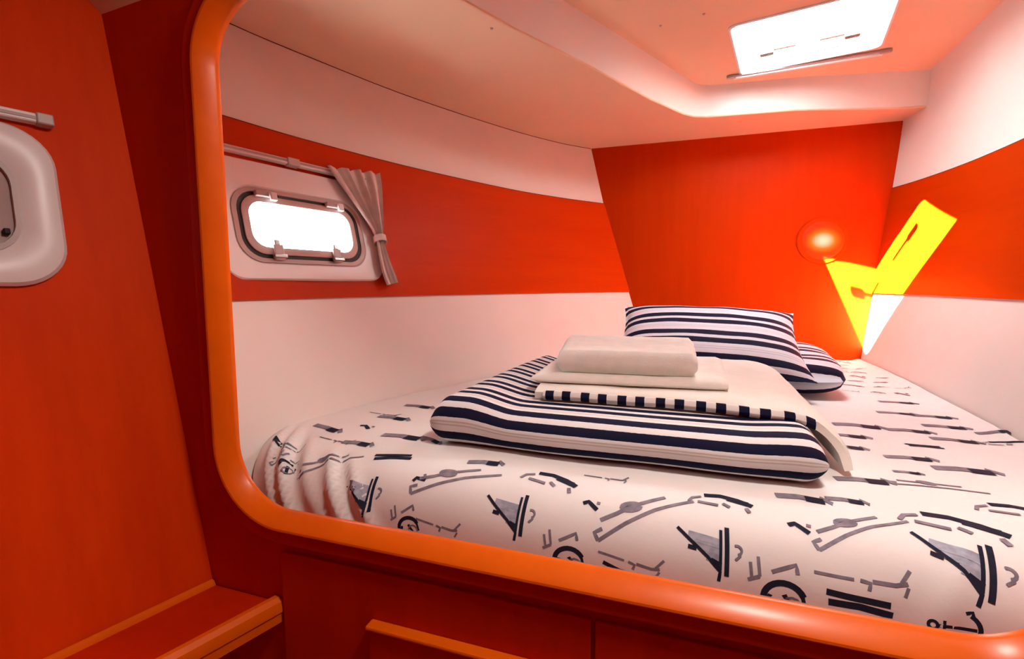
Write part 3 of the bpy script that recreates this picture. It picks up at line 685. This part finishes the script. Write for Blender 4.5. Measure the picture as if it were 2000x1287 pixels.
NEAR = [(SAIL, 992, 1008, 0.105, 0), (SAIL, 1382, 1078, 0.105, 0), (SAIL, 1880, 1098, 0.125, -0.25), (SAIL, 700, 965, 0.10, 0.1),
        (WHEEL, 1100, 1080, 0.095, 0.1), (WHEEL, 1518, 1150, 0.105, 0), (WHEEL, 790, 1020, 0.08, 0.2),
        (SCRIPT, 1232, 1100, 0.125, -0.12), (SCRIPT, 1688, 1140, 0.145, 0.02), (SCRIPT, 855, 1030, 0.11, -0.1),
        (BAR, 1678, 1184, 0.095, -0.05), (BAR, 1210, 1122, 0.07, -0.3), (BAR, 768, 893, 0.10, 0.2), (BAR, 538, 858, 0.06, 0),
        (ANCHOR, 1868, 1228, 0.075, 0), (ROPE, 1262, 1012, 0.20, 0.28), (ROPE, 1690, 1040, 0.18, 0.25), (ROPE, 890, 943, 0.20, 0.12), (ROPE, 640, 900, 0.16, 0.3),
        (WHALE, 1075, 940, 0.13, -0.1), (WHALE, 1408, 982, 0.12, 0.0), (WHALE, 1862, 1026, 0.16, -0.15), (GULL, 1155, 988, 0.042, 0), (GULL, 1562, 1032, 0.045, 0), (GULL, 820, 938, 0.04, .6),
        (FISH, 1655, 980, 0.075, 0), (FISH, 950, 905, 0.09, 0.1), (SCRIPT, 1185, 935, 0.10, 0), (FISH, 1570, 975, 0.10, 0),
        (FISH, 1690, 940, 0.12, 0.1), (ROPE, 1835, 955, 0.16, -0.3), (FISH, 1890, 920, 0.13, 0), (BAR, 1805, 872, 0.08, 0.05), (FISH, 1780, 897, 0.11, 0), (FISH, 1870, 862, 0.12, 0), (WHALE, 1960, 868, 0.10, 0), (FISH, 1950, 845, 0.10, 0),
        (WHALE, 1990, 1000, 0.14, 0), (FISH, 1775, 925, 0.06, 0), (FISH, 1655, 875, 0.10, 0), (FISH, 1680, 833, 0.14, 0), (FISH, 1655, 852, 0.12, 0), (FISH, 1755, 787, 0.12, 0), (FISH, 1755, 808, 0.12, 0), (FISH, 1825, 815, 0.12, 0), (FISH, 1850, 835, 0.12, 0), (FISH, 1780, 843, 0.12, 0),
        (FISH, 640, 838, 0.12, 0), (GULL, 715, 835, 0.06, 0), (FISH, 790, 855, 0.14, 0), (SCRIPT, 655, 862, 0.12, 0), (FISH, 700, 868, 0.10, 0), (FISH, 845, 862, 0.08, -.3), (FISH, 770, 818, 0.12, 0), (FISH, 820, 795, 0.12, 0), (SCRIPT, 750, 810, 0.12, 0), (ROPE, 560, 880, 0.10, 0.9), (WHEEL, 560, 905, 0.06, 0)]
for mo, px, py, sc, rot in NEAR:
    x, v = pix_to_bed(px, py); stamp(mo, x, v, sc, rot, None, 1.7 if mo is FISH else 1.0)
kinds = [FISH, SCRIPT, FISH, WHALE, FISH, GULL, ROPE]
for r_ in range(9):
    v = 1.30+VTOP*0.5+0.115*r_
    for c_ in range(9):
        x = 0.33+0.09*(c_)+0.045*(r_ % 2)+random.uniform(-.012, .012)
        if x > x_right(0.9+v, ZBED)-0.07 or (x < 0.66 and v > 0.95): continue
        stamp([(M_ink2, k_[1]) for k_ in kinds[(r_*3+c_*2) % 7]], x, v, random.uniform(0.05, 0.075), random.uniform(-.2, .2), motif_names[id(kinds[(r_*3+c_*2) % 7])], 1.8)

# ------------------------------------------------------------------ bedding on the bed
# folded striped duvet
DX0, DX1, DY0, DY1 = -0.592, 0.318, 1.088, 1.83
def duvet_top(y): return -0.318+0.030*(y-1.15)/0.68
def smooth01(t): t = max(0.0, min(1.0, t)); return t*t*(3-2*t)
def duvet_bulge(x): return 0.026*smooth01((-0.36-x)/0.14)+0.006*smooth01((x-0.16)/0.1)
def make_duvet():
    nx, nt = 60, 96
    # cross-section loop in unit form: q in [0,1] front to back, h in [0,1] bottom to top
    D = DY1-DY0; H0 = 0.105
    def loop(inset):
        P = []
        def arc2(cy, cz, ry, rz, a0, a1, n):
            for i in range(n): a = math.radians(a0+(a1-a0)*i/n); P.append((cy+ry*math.cos(a), cz+rz*math.sin(a)))
        arc2(0.040, 0.040, 0.040, 0.040, 270, 180, 8)
        arc2(0.050, 0.058, 0.050, 0.047, 180, 90, 12)
        for i in range(30): P.append((0.050+(D-0.10)*i/30, 0.105))
        arc2(D-0.05, 0.058, 0.05, 0.047, 90, 0, 8); arc2(D-0.04, 0.04, 0.04, 0.04, 0, -90, 8)
        for i in range(12): P.append((D-0.04-(D-0.08)*i/12, 0.0))
        return P
    L0 = loop(0); arc_ = [0.0]
    for a, b in zip(L0, L0[1:]+L0[:1]): arc_.append(arc_[-1]+math.hypot(b[0]-a[0], b[1]-a[1]))
    rows = []; uv = []
    for i in range(nx+1):
        e = abs(2*i/nx-1); u = 0.5+0.5*math.copysign(1-(1-e)**1.6, i/nx-0.5) if i != nx/2 else 0.5
        d = min(u, 1-u)*(DX1-DX0); k = min(1.0, d/0.045); s = math.sqrt(max(0.0, 1-(1-k)**2)); s = max(s, 0.03)
        row = []
        for j, (q, h) in enumerate(L0+L0[:1]):
            y = DY0+0.5*D+(q-0.5*D)*(0.94+0.06*s)
            x = DX0+0.16*(y-1.11)+(DX1-DX0-0.16*(y-1.11))*u
            top = duvet_top(y)+duvet_bulge(x)-0.001
            hh = h/0.105; z = ZBED+0.004+(top-ZBED-0.004)*(0.46+(hh-0.46)*s)
            y -= 0.012*math.sin(min(1, hh)*math.pi)*(1 if q < 0.3*D else 0)
            y += 0.008*noise3(u*4, 2.0, z*7)
            row.append(Vector((x, y, z))); uv.append((u, arc_[j]+0.006))
        rows.append(row)
    V = [p for r in rows for p in r]; _, F = grid(rows); n = len(L0)+1
    F.append(tuple(range(n-2, -1, -1))); F.append(tuple(range(nx*n, nx*n+n-1)))
    return V, F, uv
V, F, uv = make_duvet()
dv = mesh_obj('folded_duvet', V, F, M_duvet, uvs=uv, sharp=2.0)
tag(dv, 'folded duvet with navy and white stripes in the middle of the bed', 'duvet')

# cream bedspread folded over the duvet, falling down its right end, with a striped hem in front
SPX = [(-0.345, 0.0), (-0.2, 0.0), (0.0, 0.0), (0.12, 0.001), (0.20, -0.002), (0.262, -0.004), (0.304, -0.012), (0.336, -0.030), (0.362, -0.062), (0.372, -0.097)]
def spread_pt(s, t, n=0.0):
    """s along the path over the duvet, t from the front (0) to the back (1), n thickness"""
    k = s*(len(SPX)-1)
    x = interp(k, list(range(len(SPX))), [p[0] for p in SPX]); dz = interp(k, list(range(len(SPX))), [p[1] for p in SPX])
    e = 0.05; x2 = interp(k+e, list(range(len(SPX))), [p[0] for p in SPX]); z2 = interp(k+e, list(range(len(SPX))), [p[1] for p in SPX])
    L = math.hypot(x2-x, z2-dz) or 1; nx, nz = -(z2-dz)/L, (x2-x)/L
    yf = 1.235-0.02*math.sin(s*3.1)*0-0.05*max(0.0, (s-0.55)/0.45)**1.3+0.008*math.sin(s*9)
    y = yf+(1.80-yf)*t
    z = duvet_top(y)+0.004+dz+0.004*noise3(x*6, y*6, 5)
    return Vector((x+nx*n+0.0, y, z+nz*n))
bs = empty('bedspread', (0.0, 1.5, -0.32)); tag(bs, 'cream folded bedspread with striped hem lying over the duvet', 'bedspread')
S_, T_ = lin(0, 1, 50), lin(0, 1, 24)
TH = 0.027
def rnd(t, s): return TH*(1-0.35*max(0, 1-t*14)**2)
rows = [[spread_pt(s, t, rnd(t, s)+0.003*noise3(s*12, t*9, 2)) for s in S_] for t in T_]
rows_b = [[spread_pt(s, t, 0.001) for s in S_] for t in T_]
Vt, Ft = grid(rows); Vb2, Fb2 = grid(rows_b); k = len(Vt); n = len(S_); m = len(T_)
E = []
for j in range(n-1): E += [(j+1, j, j+k, j+1+k), ((m-1)*n+j, (m-1)*n+j+1, (m-1)*n+j+1+k, (m-1)*n+j+k)]
for i in range(m-1): E += [(i*n, i*n+n, i*n+n+k, i*n+k), (i*n+2*n-1, i*n+n-1, i*n+n-1+k, i*n+2*n-1+k)]
mesh_obj('spread_cloth', Vt+Vb2, Ft+[tuple(i+k for i in reversed(f)) for f in Fb2]+E, M_cream, bs, sharp=1.2)
# hem: rounded roll along the front edge
hs = lin(0.02, 0.70, 60); rows = []; uv = []
cum = 0.0; prev = None
for s in hs:
    c = spread_pt(s, 0.0, 0.011)
    if prev is not None: cum += (c-prev).length
    prev = c
    for_row = []
    for a in lin(0, 2*math.pi, 11):
        for_row.append(c+Vector((0, -0.004-0.010*math.cos(a)*1.0, 0.0125*math.sin(a)))); uv.append((cum, a))
    rows.append(for_row)
V, F = grid(rows); F += [tuple(range(10, -1, -1)), tuple(range(len(V)-11, len(V)))]
mesh_obj('hem', V, F, M_hem, bs, uvs=uv)

# towels
def towel(name, label, corners, z0, z1, layers, seed):
    """corners: front-left, front-right, back-right, back-left (x, y); built of folded layers"""
    root = empty(name, (sum(c[0] for c in corners)/4, sum(c[1] for c in corners)/4, z0)); tag(root, label, 'towel', 'white towels on the duvet')
    h = (z1-z0)/layers
    for l in range(layers):
        rows = []
        ang = lin(-math.pi/2, math.pi/2, 7)
        nu, nv = 26, 20
        def pt(u, v, top):
            a, b, c, d = corners
            x = (a[0]*(1-u)+b[0]*u)*(1-v)+(d[0]*(1-u)+c[0]*u)*v; y = (a[1]*(1-u)+b[1]*u)*(1-v)+(d[1]*(1-u)+c[1]*u)*v
            eu = min(u, 1-u)*26; ev = min(v, 1-v)*26
            ru = 1-max(0, 1-eu)**2*.55; rv = 1-max(0, 1-ev)**2*.75
            zc = z0+h*(l+.5); half = h*.5*ru*rv
            zz = zc+half*top + (0.05*(y-corners[0][1]))
            if top > 0 or l > 0: zz += 0.0025*noise3(u*5+seed, v*5, l)
            return Vector((x+0.002*noise3(v*6, l*3+seed), y+0.003*noise3(u*6, l*5+seed), zz))
        top = [[pt(u, v, 1) for u in lin(0, 1, nu)] for v in lin(0, 1, nv)]
        bot = [[pt(u, v, -0.96) for u in lin(0, 1, nu)] for v in lin(0, 1, nv)]
        Vt, Ft = grid(top); Vb2, Fb2 = grid(bot); k = len(Vt); E = []
        for j in range(nu-1): E += [(j+1, j, j+k, j+1+k), ((nv-1)*nu+j, (nv-1)*nu+j+1, (nv-1)*nu+j+1+k, (nv-1)*nu+j+k)]
        for i in range(nv-1): E += [(i*nu, i*nu+nu, i*nu+nu+k, i*nu+k), (i*nu+2*nu-1, i*nu+nu-1, i*nu+nu-1+k, i*nu+2*nu-1+k)]
        mesh_obj('folded_layer', Vt+Vb2, Ft+[tuple(i+k for i in reversed(f)) for f in Fb2]+E, M_towel, root, sharp=1.3)
    return root
towel('folded_towel', 'flat white folded towel, the wider one under the thick towel', [(-0.375, 1.29), (0.150, 1.33), (0.165, 1.70), (-0.355, 1.66)], -0.283, -0.256, 1, 1.0)
towel('folded_towel', 'thick white folded towel on top of the bedding stack', [(-0.305, 1.325), (0.075, 1.355), (0.075, 1.675), (-0.345, 1.655)], -0.2545, -0.190, 1, 4.0)

# pillows
def pillow(name, label, centre, w, d, th, tilt, yaw, roll, seed, phase=0.0, ex=3.2, ep=0.62, ear=1.0):
    nu, nv = 44, 34
    R = Matrix.Rotation(yaw, 3, 'Z') @ Matrix.Rotation(tilt, 3, 'X') @ Matrix.Rotation(roll, 3, 'Y')
    def P(u, v, s):
        pu = u*(1-0.035*(1-v*v)**1.0*0) ; 
        x = u*w/2*(1-0.07*(1-abs(v)**2.2)*abs(u)**3*ear-(1-ear)*0.10*abs(v)**5); y = v*d/2*(1-0.09*(1-abs(u)**2.2)*abs(v)**3*ear-(1-ear)*0.12*abs(u)**5)
        h = th/2*((1-abs(u)**ex)**ep)*((1-abs(v)**ex)**ep)
        h += 0.0035*noise3(u*3+seed, v*3, 7)*min(1, h/0.02)
        return Vector(centre)+R @ Vector((x, y, s*h))
    top = [[P(u, v, 1) for u in lin(-1, 1, nu)] for v in lin(-1, 1, nv)]
    bot = [[P(u, v, -1) for u in lin(-1, 1, nu)] for v in lin(-1, 1, nv)]
    Vt, Ft = grid(top); Vb2, Fb2 = grid(bot); k = len(Vt)
    uv = [(u, v*d/2*1.08+phase) for v in lin(-1, 1, nv) for u in lin(-1, 1, nu)]
    o = mesh_obj(name, Vt+Vb2, Ft+[tuple(i+k for i in reversed(f)) for f in Fb2], M_pillow, uvs=uv+uv, sharp=2.5)
    # join the seam
    bm = bmesh.new(); bm.from_mesh(o.data); bmesh.ops.remove_doubles(bm, verts=bm.verts, dist=2e-5); bm.to_mesh(o.data); bm.free()
    tag(o, label, 'pillow', 'striped pillows'); return o
pillow('pillow', 'navy and white striped pillow lying flat, sticking out on the right', (0.315, 2.23, -0.331), 0.66, 0.50, 0.13, 0.10, -0.05, 0.0, 2.0, 0.02, 7.0, 0.5, 0.0)
pillow('pillow', 'navy and white striped pillow propped up behind the towels', (0.145, 2.13, -0.226), 0.72, 0.50, 0.15, 0.46, -0.02, 0.03, 5.0, 0.0)

# ------------------------------------------------------------------ window portals (guide sky sampling only)
def portal(name, F, u0, u1, w0, w1, n, inward):
    ld_ = bpy.data.lights.new(name, 'AREA'); ld_.shape = 'RECTANGLE'; ld_.size = u1-u0; ld_.size_y = w1-w0
    ld_.cycles.is_portal = True
    o = bpy.data.objects.new(name, ld_); COL.objects.link(o)
    z = -inward.normalized(); x = F.u; y = z.cross(x)
    o.matrix_world = Matrix(((x.x, y.x, z.x, 0), (x.y, y.y, z.y, 0), (x.z, y.z, z.z, 0), (0, 0, 0, 1)))
    o.location = F((u0+u1)/2, (w0+w1)/2, n)
portal('hatch_portal', HF, 0.0, HWID, -HDEP, 0.0, 0.09, Vector((0, 0, -1)))
portal('port_light_portal', WF, -0.25, 0.23, -0.14, 0.10, -0.05, WF.n)
